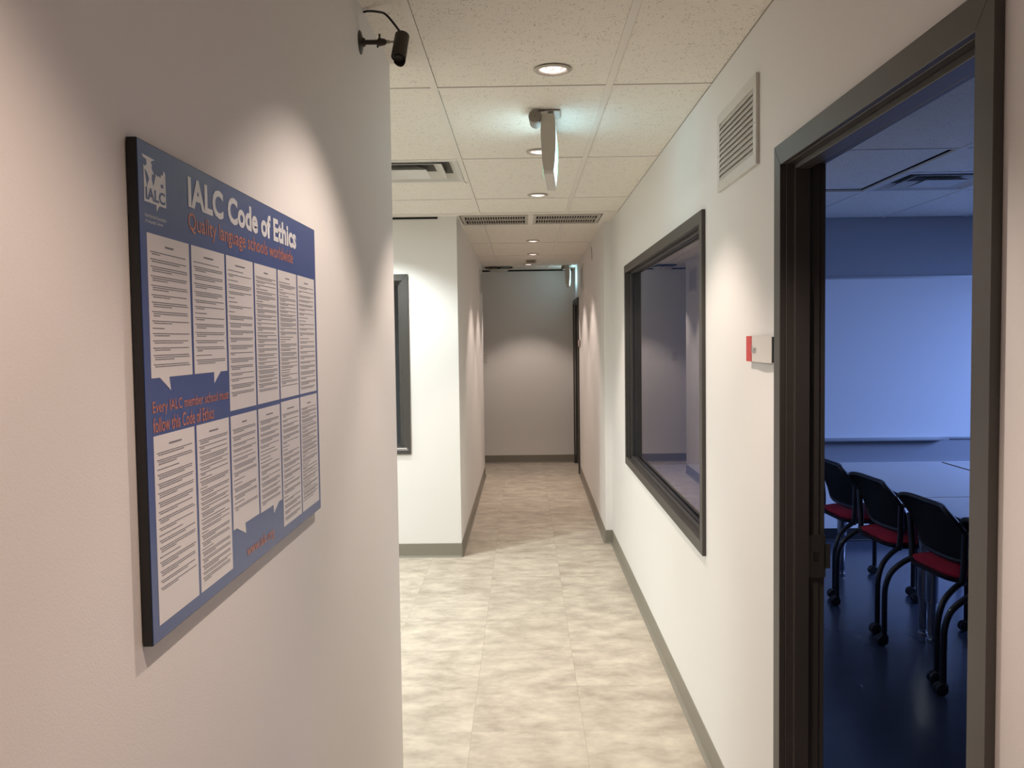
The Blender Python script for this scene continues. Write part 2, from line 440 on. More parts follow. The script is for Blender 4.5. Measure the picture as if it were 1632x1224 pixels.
def frame_x(name, ya, yb, x0, x1, z0, z1, fw, m, parent):
    bm = bmesh.new(); o = [(x0, z0), (x1, z0), (x1, z1), (x0, z1)]
    i_ = [(x0 + fw, z0 + fw), (x1 - fw, z0 + fw), (x1 - fw, z1 - fw), (x0 + fw, z1 - fw)]
    for a, b in ((0, 1), (1, 2), (2, 3), (3, 0)):
        prism(bm, [o[a], o[b], i_[b], i_[a]], lambda x, z: (x, yb, z), lambda x, z: (x, ya, z))
    return obj(name, bm, m, parent, bevel=.0012, seg=1)

# window 1 : glazed panel in the right wall
w1 = thing('window_1', 'dark framed interior window in the right corridor wall, reflecting the hallway', None, kind='structure')
frame_y('window_frame', XR - .0143, XR - .0002, 3.243, 5.722, .755, 2.026, .0475, frame_m, w1)
frame_y('window_frame', XR + .0852, XR + .099, 3.243, 5.722, .755, 2.026, .0475, frame_m, w1)
frame_y('jamb_lining', XR - .0002, XR + .0852, 3.272, 5.688, .777, 2.003, .0185, frame_m, w1)
frame_y('glazing_stop', XR + .020, XR + .036, 3.2905, 5.6695, .7955, 1.9845, .014, frame_m, w1)
frame_y('glazing_stop', XR + .044, XR + .060, 3.2905, 5.6695, .7955, 1.9845, .014, frame_m, w1)
box('glass_pane', (XR + .037, XR + .043, 3.292, 5.668, .797, 1.983), glass_m, w1)

# window 2 : facing wall of the open bay on the left
w2 = thing('window_2', 'dark framed window in the bright white facing wall beyond the poster wall', None, kind='structure')
frame_x('window_frame', 6.316, 6.3298, -2.66, -.819, .752, 2.040, .046, frame_m, w2)
frame_x('jamb_lining', 6.3302, 6.45, -2.60, -.864, .792, 1.998, .016, frame_m, w2)
frame_x('glazing_stop', 6.352, 6.366, -2.583, -.881, .809, 1.981, .014, frame_m, w2)
box('glass_pane', (-2.58, -.883, 6.368, 6.373, .811, 1.979), glass_m, w2)
st = box('label_sticker', (-1.02, -.846, 6.3152, 6.316, .792, .799), print_white, w2); st['label'] = 'small pale printed label strip'
box('label_sticker', (-1.02, -.838, 6.3154, 6.316, .783, .7865), print_white, w2)

# window 3 : daylight window in the classroom's outer wall
w3 = thing('window_3', None, None, kind='structure')
frame_y('window_frame', 5.27, 5.3, 3.77, 6.53, .72, 2.13, .05, white_metal, w3)
for k in (4.7, 5.6): box('mullion', (5.31, 5.36, k - .025, k + .025, .75, 2.1), white_metal, w3)

# door 1 : dark frame in the right wall, leaf opened into the classroom
d1 = thing('door_1', 'dark charcoal door frame at right standing open to the blue-lit classroom', None, kind='structure')
frame_y('door_frame', XR - .015, XR - .0002, 1.242, 2.310, 0, 2.046, .0535, frame_m, d1, bottom=False)
frame_y('door_frame', XR + .0852, XR + .100, 1.242, 2.310, 0, 2.046, .0535, frame_m, d1, bottom=False)
frame_y('jamb_lining', XR - .0002, XR + .0852, 1.270, 2.270, 0, 2.010, .0175, frame_m, d1, bottom=False)
frame_y('door_stop', XR + .018, XR + .056, 1.2877, 2.2523, 0, 1.9923, .014, frame_m, d1, bottom=False)
bm = bmesh.new(); bx(bm, XR + .058, XR + .100, 2.2465, 2.2522, .945, 1.055); bx(bm, XR + .096, XR + .112, 2.2465, 2.2485, .968, 1.032)
sp = obj('strike_plate', bm, nickel, d1, bevel=.0008)
box('bolt_hole', (XR + .068, XR + .082, 2.2455, 2.2466, .985, 1.012), void_m, sp)
leaf = box('door_leaf', (XR + .104, XR + 1.05, 1.245, 1.288, .008, 1.985), door_m, d1, bevel=.002)
for s, y in ((1, 1.288), (-1, 1.245)):
    bm = bmesh.new(); lathe(bm, [(.026, 0), (.026, .008), (.010, .010), (.010, .045)], (XR + .98, y, 1.0), (0, s, 0), 20)
    tube(bm, [(XR + .98, y + s * .045, 1.0), (XR + .87, y + s * .048, 1.0)], .009, 12); obj('door_handle', bm, nickel, leaf, smooth=True)
for z in (.25, 1.0, 1.75):
    bm = bmesh.new(); tube(bm, [(XR + .102, 1.290, z - .05), (XR + .102, 1.290, z + .05)], .007, 12); obj('hinge', bm, nickel, d1, smooth=True)
struct(box('pale_panel', (.75, 5.3, CW - .012, CW - .0004, .10, .60), wall_m))  # pale panel added so the lower classroom wall shows brighter
struct(box('trim_5', (.66, .80, 1.288, 2.252, -.002, .004), alu_m))

# door 2 : far end, right wall
d2 = thing('door_2', 'dark framed doorway at the far right end of the corridor', None, kind='structure')
def XR2(y): return .612 + .008 * (y - 6.72)
frame_y('door_frame', XR2(10.21) - .018, XR2(10.21) - .0002, 10.21, 11.165, 0, 2.045, .05, frame_m, d2, bottom=False)
frame_y('jamb_lining', XR2(10.21) + .006, XR2(11.2) + .135, 10.252, 11.118, 0, 1.998, .016, frame_m, d2, bottom=False)
box('door_leaf', (.735, .775, 10.27, 11.10, .008, 1.98), door_m, d2, bevel=.002)

# ------------------------------------------------------------------ downlights
def make_downlight(x, y, label):
    t = thing('recessed_downlight', label, 'ceiling light', (x, y, H), 0, 'warm downlights along the corridor ceiling')
    bm = bmesh.new(); lathe(bm, [(.062, 0), (.062, -.002), (.058, -.0045), (.050, -.005), (.046, -.002), (.0455, .003), (.050, .003), (.0515, 0), (.062, 0)], n=40)
    obj('trim_ring', bm, grey_white, t, smooth=True)
    bm = bmesh.new(); prof = [(.0455, .002), (.042, .022), (.036, .042), (.028, .058), (.020, .066)]
    lathe(bm, prof, n=40)
    for v in bm.verts:  # facets
        k = math.atan2(v.co.y, v.co.x); s = 1 + .035 * math.cos(k * 14 + v.co.z * 90); v.co.x *= s; v.co.y *= s
    obj('reflector', bm, refl_m, t, smooth=False)
    bm = bmesh.new(); lathe(bm, [(.0, -.0075), (.015, -.007), (.028, -.005), (.037, -.0015), (.0415, .004), (.040, .010), (0, .010)], n=32)
    obj('lamp', bm, lens_m, t, smooth=True)
    return t
def add_spot(root, watt, col, ang=SPOT_ANGLE, blend=SPOT_BLEND, z=-.004):
    ld = bpy.data.lights.new('lamp_beam', 'SPOT'); ld.energy = watt; ld.color = col; ld.spot_size = math.radians(ang); ld.spot_blend = blend; ld.shadow_soft_size = .018
    o = bpy.data.objects.new('lamp_beam', ld); COL.objects.link(o); o.parent = root; o.location = (0, 0, z - .012)
lab = ['recessed downlight behind the viewer, furthest back', 'recessed downlight above the viewer', 'recessed downlight above the blue poster',
       'large nearest recessed downlight in view, in front of the exit sign', 'downlight half hidden by the hanging exit sign', 'downlight just before the two ceiling air grilles',
       'downlight just past the two ceiling air grilles', 'downlight in front of the small ceiling detector', 'small farthest downlight beyond the ceiling detector']
dl = None
for (x, y), l in zip(LIGHTS, lab):
    if dl is None: dl = make_downlight(x, y, l); root = dl; base_children = list(dl.children)
    else: root = dup(dl, (x, y, H), l)
    if root is dl: continue
    add_spot(root, SPOT_W * (.9 if y < 1 else 1), PINK if y < 1 else WARM, ang=103 if abs(y - 1.70) < .01 else SPOT_ANGLE)
add_spot(dl, SPOT_W * .35, PINK)
for (x, y), l in zip(LEFT_LIGHTS, ['cool white downlight in the left bay, nearest the corridor corner', 'cool white downlight deep in the left bay']):
    r = dl.copy(); COL.objects.link(r); r.location = (x, y, H); r['label'] = l; r['group'] = 'cool downlights in the left bay'
    for ch in dl.children:
        if ch.type == 'MESH': c = ch.copy(); COL.objects.link(c); c.parent = r
    add_spot(r, 50, COOL, ang=128, blend=.5)
# fluorescent fixtures of the left bay
def troffer(x, y, label, watt):
    t = thing('fluorescent_light', label, 'ceiling light', (x, y, H), 0, 'fluorescent fixtures in the left bay')
    bm = bmesh.new(); bx(bm, -.30, -.285, -.6, .6, -.045, 0); bx(bm, .285, .30, -.6, .6, -.045, 0); bx(bm, -.285, .285, -.6, -.585, -.045, 0); bx(bm, -.285, .285, .585, .6, -.045, 0)
    obj('housing', bm, white_metal, t); box('diffuser', (-.284, .284, -.584, .584, -.042, -.030), tube_m, t)
    ld = bpy.data.lights.new('tube_glow', 'AREA'); ld.shape = 'RECTANGLE'; ld.size = .55; ld.size_y = 1.15; ld.energy = watt; ld.color = COOL
    o = bpy.data.objects.new('tube_glow', ld); COL.objects.link(o); o.parent = t; o.location = (0, 0, -.05)
troffer(-2.13, 4.36, 'white surface fluorescent fixture in the left bay, the one nearer the corridor', 46)
troffer(-3.6, 3.0, 'white surface fluorescent fixture deep in the left bay', 26)

# daylight behind the classroom window
ld = bpy.data.lights.new('daylight', 'AREA'); ld.shape = 'RECTANGLE'; ld.size = 2.2; ld.size_y = .75; ld.energy = 78; ld.color = DAY
o = bpy.data.objects.new('daylight', ld); COL.objects.link(o); o.location = (5.52, 5.0, 1.75); o.rotation_euler = Vector((-.62, .26, -.74)).to_track_quat('-Z', 'Y').to_euler(); ld.spread = math.radians(125)

# ------------------------------------------------------------------ poster
pb = thing('poster_board', 'large blue framed-edge poster board about a code of ethics on the left wall', 'poster', (XL, 1.33, 1.236))
PX0, PX1 = .012, .0125
PL = lambda a, b, d: (PX1 + d, a - 1.33, b - 1.236)
def P3(dx): return lambda a, b: (dx, a - 1.33, b - 1.236)
box('backing_board', (.0015, PX0, .935 - 1.33, 1.727 - 1.33, 0, .544), black_m, pb, bevel=.0006)
face = box('printed_face', (PX0, PX1, .9365 - 1.33, 1.726 - 1.33, .0012, .5428), blue_m, pb)
def sheet(name, poly, m, parent, d0=0.0, d1=.0003):
    bm = bmesh.new(); prism(bm, poly, P3(PX1 + d0), P3(PX1 + d1)); return obj(name, bm, m, parent)
text_obj('title_lettering', 'IALC Code of Ethics', (1.075, 1.583, 1.7275, 1.7650), PL, print_title, pb, weight=.035)
text_obj('subtitle_lettering', 'Quality language schools worldwide', (1.073, 1.558, 1.6935, 1.7215), PL, print_orange, pb, weight=.006)
text_obj('slogan_lettering', 'Every IALC member school must', (.953, 1.200, 1.483, 1.4995), PL, print_orange, pb, weight=.006)
text_obj('slogan_lettering', 'follow this Code of Ethics', (.953, 1.142, 1.4650, 1.4815), PL, print_orange, pb, weight=.006)
text_obj('web_lettering', 'www.ialc.org', (1.261, 1.400, 1.2485, 1.2690), PL, print_orange, pb, weight=.015)
# logo block: white sheet with a torn world map and a speech tail
lg = sheet('logo', [(.950, 1.7155), (.981, 1.7155), (.9815, 1.7085), (.989, 1.7155), (1.0075, 1.7155), (1.0075, 1.7545), (1.003, 1.7565), (1.001, 1.7520), (.999, 1.7500), (.9965, 1.7520), (.994, 1.7470), (.989, 1.7490),
           (.986, 1.7465), (.982, 1.7500), (.980, 1.7440), (.977, 1.7470), (.9745, 1.7500), (.971, 1.7530), (.972, 1.7570), (.969, 1.7600), (.974, 1.7625), (.980, 1.7640), (.9475, 1.7650), (.949, 1.7620), (.9575, 1.7610), (.9585, 1.7560), (.9545, 1.7530), (.950, 1.7540)], print_title, pb)
sheet('logo_map', [(.9525, 1.7500), (.957, 1.7480), (.961, 1.7440), (.963, 1.7400), (.960, 1.7370), (.958, 1.7320), (.9555, 1.7400)], blue_m, lg, .0003, .0005)
sheet('logo_map', [(.972, 1.7480), (.977, 1.7470), (.979, 1.7430), (.976, 1.7380), (.974, 1.7350), (.971, 1.7410)], blue_m, lg, .0003, .0005)
sheet('logo_map', [(.993, 1.7395), (1.000, 1.7410), (1.001, 1.7370), (.996, 1.7360)], blue_m, lg, .0003, .0005)
text_obj('logo_lettering', 'IALC', (.953, 1.0045, 1.7180, 1.7315), PL, blue_m, lg, weight=.03, thick=.0006)
text_obj('logo_caption', 'International Association', (.950, 1.0065, 1.6990, 1.7035), PL, print_title, pb)
text_obj('logo_caption', 'of Language Centres', (.950, .997, 1.6925, 1.6970), PL, print_title, pb)
# twelve text columns
rng = random.Random(3)
TOP = 1.6825; MIDT = 1.4615
cols = []
for k in range(6):
    y0 = .953 + k * .1265; y1 = y0 + .119
    if k == 5: y1 = 1.712
    if k < 2: poly = [(y0, 1.525), (y1, 1.525), (y1, TOP), (y0, TOP)]; bot = 1.525
    else: poly = [(y0, 1.469), (y1, 1.469), (y1, TOP), (y0, TOP)]; bot = 1.469
    if k == 0: poly = [(y0, 1.525), (.975, 1.525), (1.005, 1.5095), (1.001, 1.525), (y1, 1.525), (y1, TOP), (y0, TOP)]
    if k == 1: poly = [(y0, 1.525), (1.147, 1.525), (1.147, 1.5105), (1.172, 1.525), (y1, 1.525), (y1, TOP), (y0, TOP)]
    cols.append((poly, y0, y1, bot, TOP))
    if k < 2: bot = 1.253; poly = [(y0, bot), (y1, bot), (y1, MIDT), (y0, MIDT)]
    elif k == 2: bot = 1.304; poly = [(y0, bot), (1.220, bot), (1.260, 1.2885), (1.257, bot), (y1, bot), (y1, MIDT), (y0, MIDT)]
    elif k == 3: bot = 1.303; poly = [(y0, bot), (1.400, bot), (1.403, 1.2895), (1.433, bot), (y1, bot), (y1, MIDT), (y0, MIDT)]
    else: bot = 1.255; poly = [(y0, bot), (y1, bot), (y1, MIDT + .002), (y0, MIDT + .002)]
    cols.append((poly, y0, y1, bot, MIDT))
for poly, y0, y1, bot, top in cols:
    pn = sheet('text_panel', poly, print_white, pb)
    bm = bmesh.new(); D0, D1 = PX1 + .0003, PX1 + .0005
    def word(a, b, c, d): bx(bm, D0, D1, a - 1.33, b - 1.33, c - 1.236, d - 1.236)
    cy = (y0 + y1) / 2; hw = rng.uniform(.009, .022); word(cy - hw, cy + hw, top - .0125, top - .0105)
    z = top - .019; first = True
    dense = (y0 > 1.05 and y0 < 1.1 and top < 1.5) or rng.random() < .3
    end = bot + rng.uniform(.006, .022) if y0 > 1.2 else bot + .012 + (.02 if top < 1.5 and y0 < 1 else 0)
    while z > end:
        lines = rng.choice([1, 2, 2, 3, 3])
        for q in range(lines):
            a = y0 + .007; e = y1 - .006 - rng.uniform(0, .006)
            if q == lines - 1: e = a + (e - a) * rng.uniform(.15, .9)
            if q: a += .004
            while a < e:
                wl = min(rng.uniform(.003, .011), e - a)
                if wl < .001: break
                word(a, a + wl, z - .0011, z); a += wl + .0011
            z -= .0023
            if z < end: break
        z -= .0016 if dense else .0034
    if len(bm.verts): obj('small_print', bm, print_ink, pn)
    else: bm.free()

# ------------------------------------------------------------------ security camera on the left wall
sc1 = thing('security_camera', 'small dark bullet camera on a wall bracket above the end of the left wall', 'security camera', (XL, 2.34, 2.340))
bm = bmesh.new(); lathe(bm, [(0, 0.0005), (.030, .0005), (.030, .002), (.027, .004), (.012, .008), (.010, .014), (0, .014)], n=32, axis=(1, 0, 0)); obj('wall_plate', bm, cam_m, sc1, smooth=True)
for a in (.022, -.022):
    bm = bmesh.new(); lathe(bm, [(.0042, .003), (.0035, .0055), (0, .006)], (0, 0, a), (1, 0, 0), 12); obj('screw', bm, nickel, sc1, smooth=True)
bm = bmesh.new(); lathe(bm, [(.0062, .010), (.0062, .046), (.0100, .048), (.0105, .053), (.0095, .057), (.0085, .064), (.0045, .070), (0, .071)], axis=(1, 0, 0), n=24); obj('bracket_arm', bm, cam_m, sc1, smooth=True)
bm = bmesh.new(); tube(bm, [(.051, 0, .006), (.052, -.002, .020)], [.0022, .0030], 10); tube(bm, [(.047, 0, -.006), (.046, 0, -.014)], [.003, .0022], 10); obj('locking_screw', bm, cam_m, sc1, smooth=True)
bm = bmesh.new(); tube(bm, [(.068, 0, 0), (.092, 0, 0)], .0028, 12); lathe(bm, [(0, .071), (.0052, .072), (.0052, .077), (0, .078)], axis=(1, 0, 0), n=16); obj('ball_joint', bm, nickel, sc1, smooth=True)
ax = Vector((-.10, -.42, -.90)).normalized(); bc = Vector((.106, -.004, -.012))
body_d = .104
bm = bmesh.new(); lathe(bm, [(0, -.038), (.015, -.038), (.0190, -.034), (.0192, .030), (.0190, .038), (.0165, .040), (.0155, .036), (0, .036)], bc, ax, 32)
body = obj('camera_body', bm, cam_m, sc1, smooth=True)
# sunshade lip: a partial sleeve extending past the lens on the far side
bm = bmesh.new(); n = 14; refv = Vector((.5, .95, 0)); refv = (refv - ax * refv.dot(ax)).normalized(); side = ax.cross(refv)
ring = []
for k in range(n + 1):
    a = -1.25 + 2.5 * k / n; dr = refv * math.cos(a) + side * math.sin(a); ext = .040 + .012 * math.cos(a * 1.1)
    ring.append([bm.verts.new(bc + dr * rr + ax * dd) for rr, dd in ((.0197, .012), (.0197, ext), (.0180, ext), (.0180, .012))])
for k in range(n):
    for q in range(4): bm.faces.new((ring[k][q], ring[k][(q + 1) % 4], ring[k + 1][(q + 1) % 4], ring[k + 1][q]))
obj('sunshade', bm, cam_m, body, smooth=True)
bm = bmesh.new(); lathe(bm, [(.011, .0365), (.011, .040), (.0085, .0405), (.006, .038), (0, .0375)], bc, ax, 24); obj('lens', bm, black_m, body, smooth=True)
bm = bmesh.new(); tp = bc - ax * .038
tube(bm, smooth_path([(.002, .052, .0965), (.016, .045, .096), (.045, .030, .088), (.070, .012, .072), tuple(tp + Vector((-.005, .004, .006))), tuple(tp + ax * .008)]), .0030, 10)
obj('cable', bm, black_m, sc1, smooth=True)

# ------------------------------------------------------------------ exit signs
def make_exit(loc, rz, label):
    t = thing('exit_sign', label, 'exit sign', loc, rz, 'illuminated exit signs hung from the corridor ceiling')
    # outline of the end view (x across, z down) - a leaf shape, thickest a third of the way down
    zs = [0, -.02, -.06, -.10, -.14, -.18, -.212]; hw = [.024, .0265, .0290, .0285, .0265, .0235, .0195]
    Lg = .40
    bm = bmesh.new()
    outl = [(-a, z) for a, z in zip(hw, zs)] + [(a, z) for a, z in reversed(list(zip(hw, zs)))]
    for y0, y1 in ((0, .012), (Lg - .012, Lg)):
        prism(bm, outl, lambda x, z, y1=y1: (x, y1, z), lambda x, z, y0=y0: (x, y0, z))
    bx(bm, -.022, .022, .012, Lg - .012, -.022, 0)
    obj('housing', bm, grey_white, t, bevel=.001)
    for s in (-1, 1):
        bm = bmesh.new(); n = 12; rows = []
        for k in range(n + 1):
            z = -.022 - .188 * k / n; i = max(j for j in range(len(zs)) if zs[j] >= z - 1e-9); i = min(i, len(zs) - 2)
            f = (zs[i] - z) / (zs[i] - zs[i + 1]); h = hw[i] + (hw[i + 1] - hw[i]) * f
            h += .0008 * math.sin(PI * k / n) - .0004
            rows.append((h, z))
        for k in range(n):
            for y0, y1 in ((.012, Lg - .012),):
                a, za = rows[k]; b, zb = rows[k + 1]
                v = [bm.verts.new(p) for p in ((s * a, y0, za), (s * a, y1, za), (s * b, y1, zb), (s * b, y0, zb), (s * (a - .003), y0, za), (s * (a - .003), y1, za), (s * (b - .003), y1, zb), (s * (b - .003), y0, zb))]
                for f in ((0, 1, 2, 3), (7, 6, 5, 4), (0, 3, 7, 4), (1, 5, 6, 2)): bm.faces.new([v[q] for q in f])
        p = obj('lit_panel', bm, exit_m, t, smooth=True)
        # running figure and door as raised green shapes on the panel
        bm = bmesh.new(); X = s * .0298
        def pl(pts): prism(bm, pts, lambda y, z: (X, y, z), lambda y, z: (X + s * .0006, y, z))
        pl([(.24, -.05), (.34, -.05), (.34, -.185), (.33, -.185), (.33, -.06), (.25, -.06), (.25, -.185), (.24, -.185)])
        pl([(.10, -.11), (.15, -.085), (.15, -.102), (.19, -.102), (.19, -.118), (.15, -.118), (.15, -.135)])
        obj('pictogram', bm, exit_green, p)
    bm = bmesh.new(); bx(bm, -.0195, .0195, .006, Lg - .006, -.228, -.210); obj('bottom_strip', bm, sign_white, t, bevel=.003)
    bm = bmesh.new(); lathe(bm, [(0, -.012), (.0225, -.012), (.0245, -.009), (.0245, .09), (0, .09)], (-.050, 0, -.011), (0, 1, 0), 28); obj('mount_tube', bm, mat('taupe_plastic', (.23, .20, .165), .5) if 'taupe_plastic' not in bpy.data.materials else bpy.data.materials['taupe_plastic'], t, smooth=True)  # unlit horizontal mounting tube, seen end-on
    bm = bmesh.new(); lathe(bm, [(0, -.0135), (.002, -.013), (.002, -.0118)], (-.050, 0, -.011), (0, 1, 0), 10); obj('end_screw', bm, black_m, t)
    bm = bmesh.new(); bx(bm, -.030, .0, .004, .055, -.030, .010); obj('bracket', bm, sign_white, t, bevel=.002)
    bm = bmesh.new(); bx(bm, -.020, .046, .01, .13, .0105, .0155); obj('ceiling_plate', bm, grey_white, t, bevel=.001)
    return t
e1 = make_exit((.104, 3.43, 2.424), math.radians(-3.5), 'glowing exit sign hanging edge-on from the ceiling, nearest the viewer')
ex2 = dup(e1, (.530, 10.55, 2.424), 'small glowing exit sign at the far end of the corridor above the dark doorway', rz=math.radians(-4.6))
for (x, y) in ((.104, 3.43), (.530, 10.55)):
    for s in (-1, 1):
        ld = bpy.data.lights.new('panel_glow', 'AREA'); ld.shape = 'RECTANGLE'; ld.size = .18; ld.size_y = .36; ld.energy = .12 if y < 5 else .02; ld.color = (.62, .86, 1)
        o = bpy.data.objects.new('panel_glow', ld); COL.objects.link(o); o.parent = e1 if y < 5 else ex2
        o.location = (s * .036, .2, -.10); o.rotation_euler = (0, -s * PI / 2 - s * .35, 0)

# ------------------------------------------------------------------ vents and grilles
def wall_register(name, label, loc, rz, wy, hz, border, nl):
    """register on a wall whose outward normal is local +x; origin at its centre"""
    t = thing(name, label, 'air vent', loc, rz)
    bm = bmesh.new(); a, b = wy / 2, hz / 2
    o = [(-a, -b), (a, -b), (a, b), (-a, b)]; i_ = [(-a + border, -b + border), (a - border, -b + border), (a - border, b - border), (-a + border, b - border)]
    for p, q in ((0, 1), (1, 2), (2, 3), (3, 0)):
        prism(bm, [o[p], o[q], i_[q], i_[p]], lambda y, z: (.0005, y, z), lambda y, z: (.010, y, z))
    obj('vent_frame', bm, white_metal, t, bevel=.0012)
    box('duct_back', (.0004, .0009, -a + border, a - border, -b + border, b - border), void_m, t)
    hh = (hz - 2 * border) / nl
    bm = bmesh.new()
    for k in range(nl):
        z = -b + border + hh * (k + .5)
        prism(bm, [(.0012, z + hh * .95), (.0022, z + hh * .95), (.0108, z - hh * .42), (.0098, z - hh * .50)], lambda x, zz: (x, -a + border, zz), lambda x, zz: (x, a - border, zz))
    obj('louvres', bm, louvre_m, t)
    for s in (-1, 1):
        bm = bmesh.new(); lathe(bm, [(.003, .0098), (.0025, .0112), (0, .0115)], (0, s * (a - border / 2), -.01), (1, 0, 0), 10); obj('screw', bm, nickel, t)
    return t
wall_register('air_vent', 'white louvred air vent high on the right wall above the glazed window', (XR, 2.754, 2.170), PI, .492, .252, .033, 11)
wall_register('air_vent', 'small white louvred vent high on the far right wall near the dark doorway', (XR2(9.45), 9.45, 2.21), PI, .42, .27, .03, 10)
wall_register('air_vent', 'small white vent high at the far end of the left corridor wall', (-.466, 9.78, 2.20), 0, .42, .26, .03, 9)

def linear_grille(x0, x1, y0, y1, label):
    t = thing('ceiling_grille', label, 'air vent', ((x0 + x1) / 2, (y0 + y1) / 2, H), 0, 'linear bar grilles across the corridor ceiling')
    hx, hy = (x1 - x0) / 2, (y1 - y0) / 2
    bm = bmesh.new(); n = 24; e = .022; yb = [-hy + .055, -.018, .018, hy - .055]
    bx(bm, -hx, hx, -hy, yb[0], -.004, .006); bx(bm, -hx, hx, yb[3], hy, -.004, .006); bx(bm, -hx + e, hx - e, yb[1], yb[2], -.004, .006)
    bx(bm, -hx, -hx + e, yb[0], yb[3], -.004, .006); bx(bm, hx - e, hx, yb[0], yb[3], -.004, .006)
    obj('grille_frame', bm, grey_white, t)
    bm = bmesh.new(); p = (2 * hx - 2 * e) / n
    for k in range(1, n):
        x = -hx + e + k * p
        for a, b in ((yb[0], yb[1]), (yb[2], yb[3])): bx(bm, x - p * .15, x + p * .15, a, b, -.002, .007)
    obj('bars', bm, grey_white, t)
    box('duct_opening', (-hx, hx, -hy, hy, .022, .028), void_m, t)
    return t
linear_grille(-.435, .043, 6.29, 6.775, 'left one of two slotted grilles across the corridor ceiling')
linear_grille(.081, .562, 6.29, 6.775, 'right one of two slotted grilles across the corridor ceiling')
struct(box('trim_6', (.0435, .0805, 6.285, 6.785, H - .007, H + .004), tbar_m))

def cone_diffuser(name, label, cx, cy, s, m, rz=0):
    t = thing(name, label, 'air vent', (cx, cy, H), rz)
    h = s / 2
    def ring(bm, ha, za, hb, zb, th=.0015):
        # sloped square ring from half-size ha at za to hb at zb
        A = [(-1, -1), (1, -1), (1, 1), (-1, 1)]
        for i in range(4):
            p, q = A[i], A[(i + 1) % 4]
            v = [bm.verts.new(c) for c in ((p[0] * ha, p[1] * ha, za), (q[0] * ha, q[1] * ha, za), (q[0] * hb, q[1] * hb, zb), (p[0] * hb, p[1] * hb, zb))]
            bm.faces.new(v)
            u = [bm.verts.new((x.co.x, x.co.y, x.co.z + th)) for x in v]; bm.faces.new(list(reversed(u)))
    bm = bmesh.new(); ring(bm, h, .000, h - .022, .000); ring(bm, h - .022, 0, h * .80, .040); obj('outer_frame', bm, m, t)
    for k, (ha, zt, hb, zb) in enumerate(((h * .52, .034, h * .70, .001),)):
        bm = bmesh.new(); ring(bm, ha, zt, hb, zb); ring(bm, hb, zb, hb + .004, zb + .001); obj('cone', bm, m, t)
    bm = bmesh.new(); ring(bm, h * .20, .024, h * .42, -.009)
    v = [bm.verts.new((a * h * .42, b * h * .42, -.009)) for a, b in ((-1, -1), (1, -1), (1, 1), (-1, 1))]; bm.faces.new(v)
    obj('centre_cone', bm, m, t)
    box('duct_opening', (-h + .03, h - .03, -h + .03, h - .03, .038, .044), mat('duct_grey', (.10, .095, .08), .8) if 'duct_grey' not in bpy.data.materials else bpy.data.materials['duct_grey'], t)
    return t
cone_diffuser('ceiling_diffuser', 'square white stepped air diffuser partly hidden behind the end of the left wall', (DIFF1[0] + DIFF1[1]) / 2, (DIFF1[2] + DIFF1[3]) / 2, .582, white_metal)
cone_diffuser('ceiling_diffuser', 'stepped square air diffuser in the blue-lit classroom ceiling', (DIFF2[0] + DIFF2[1]) / 2, (DIFF2[2] + DIFF2[3]) / 2, .582, white_metal)
t = thing('ceiling_diffuser', 'pan-shaped air diffuser with a dark gap at the far left corner of the corridor ceiling', 'air vent', (-.29, 10.78, H))
bm = bmesh.new(); lathe(bm, [(.14, -.001), (.17, -.004), (.175, -.001)], n=32); obj('collar', bm, void_m, t, smooth=True)
bm = bmesh.new(); lathe(bm, [(0, -.018), (.125, -.020), (.135, -.026), (.10, -.044), (.03, -.052), (0, -.053)], n=32); obj('pan', bm, louvre_m, t, smooth=True)
bm = bmesh.new(); tube(bm, [(0, 0, 0), (0, 0, -.02)], .02, 12); obj('stem', bm, void_m, t)

t = thing('ceiling_detector', 'small white slotted detector box on the ceiling beside the farthest downlights', 'detector', (.092, 9.86, H))
box('housing', (-.058, .058, -.05, .05, -.034, -.001), grey_white, t, bevel=.006)
for k in range(5): box('slot', (-.040 + k * .017, -.030 + k * .017, -.0512, -.0495, -.028, -.010), void_m, t)

# ------------------------------------------------------------------ wall signs and small wall items
t = thing('room_sign', 'white room name plate with a red end, beside the large dark door frame', 'sign', (XR, 2.47, 1.527))
box('holder', (-.011, -.0005, -.134, .128, -.034, .034), black_m, t, bevel=.0008)
box('red_panel', (-.0135, -.0112, .074, .131, -.036, .037), red_m, t, bevel=.0006)
bm = bmesh.new(); n = 8
pts = [(-.0125 - .004 * math.sin(PI * k / n), -.130 + .202 * k / n) for k in range(n + 1)]
prism(bm, pts + [(x + .0012, y) for x, y in reversed(pts)], lambda x, y: (x, y, -.0355), lambda x, y: (x, y, .0355)); obj('name_plate', bm, sign_white, t)
text_obj('lettering', 'Ken', (0, .050, -.0105, .0105), lambda a, b, d: (-.0168 - d, .060 - a, b), print_ink, t, weight=.01)
t = thing('room_sign', 'small white and red door plate beside the far dark doorway', 'sign', (XR2(10.1), 10.08, 1.515))
box('holder', (-.010, -.0005, -.10, .10, -.036, .036), black_m, t); box('red_panel', (-.013, -.0102, .05, .10, -.036, .036), red_m, t)
box('name_plate', (-.0135, -.0102, -.10, .048, -.036, .036), sign_white, t)
bm = bmesh.new(); tube(bm, smooth_path([(XR2(8.0) - .002, 8.06, 2.395), (XR2(8.0) - .003, 7.99, 2.36), (XR2(8.0) - .003, 7.97, 2.31), (XR2(8.0) - .002, 7.98, 2.27)]), .0022, 8)
tag(obj('loose_wire', bm, base_m, smooth=True), 'short thin grey wire dangling high on the right corridor wall', 'wire')
t = thing('wall_switch', 'faint pale switch plate on the far end wall near the left corner', 'switch', (-.50, 11.2, 1.33))
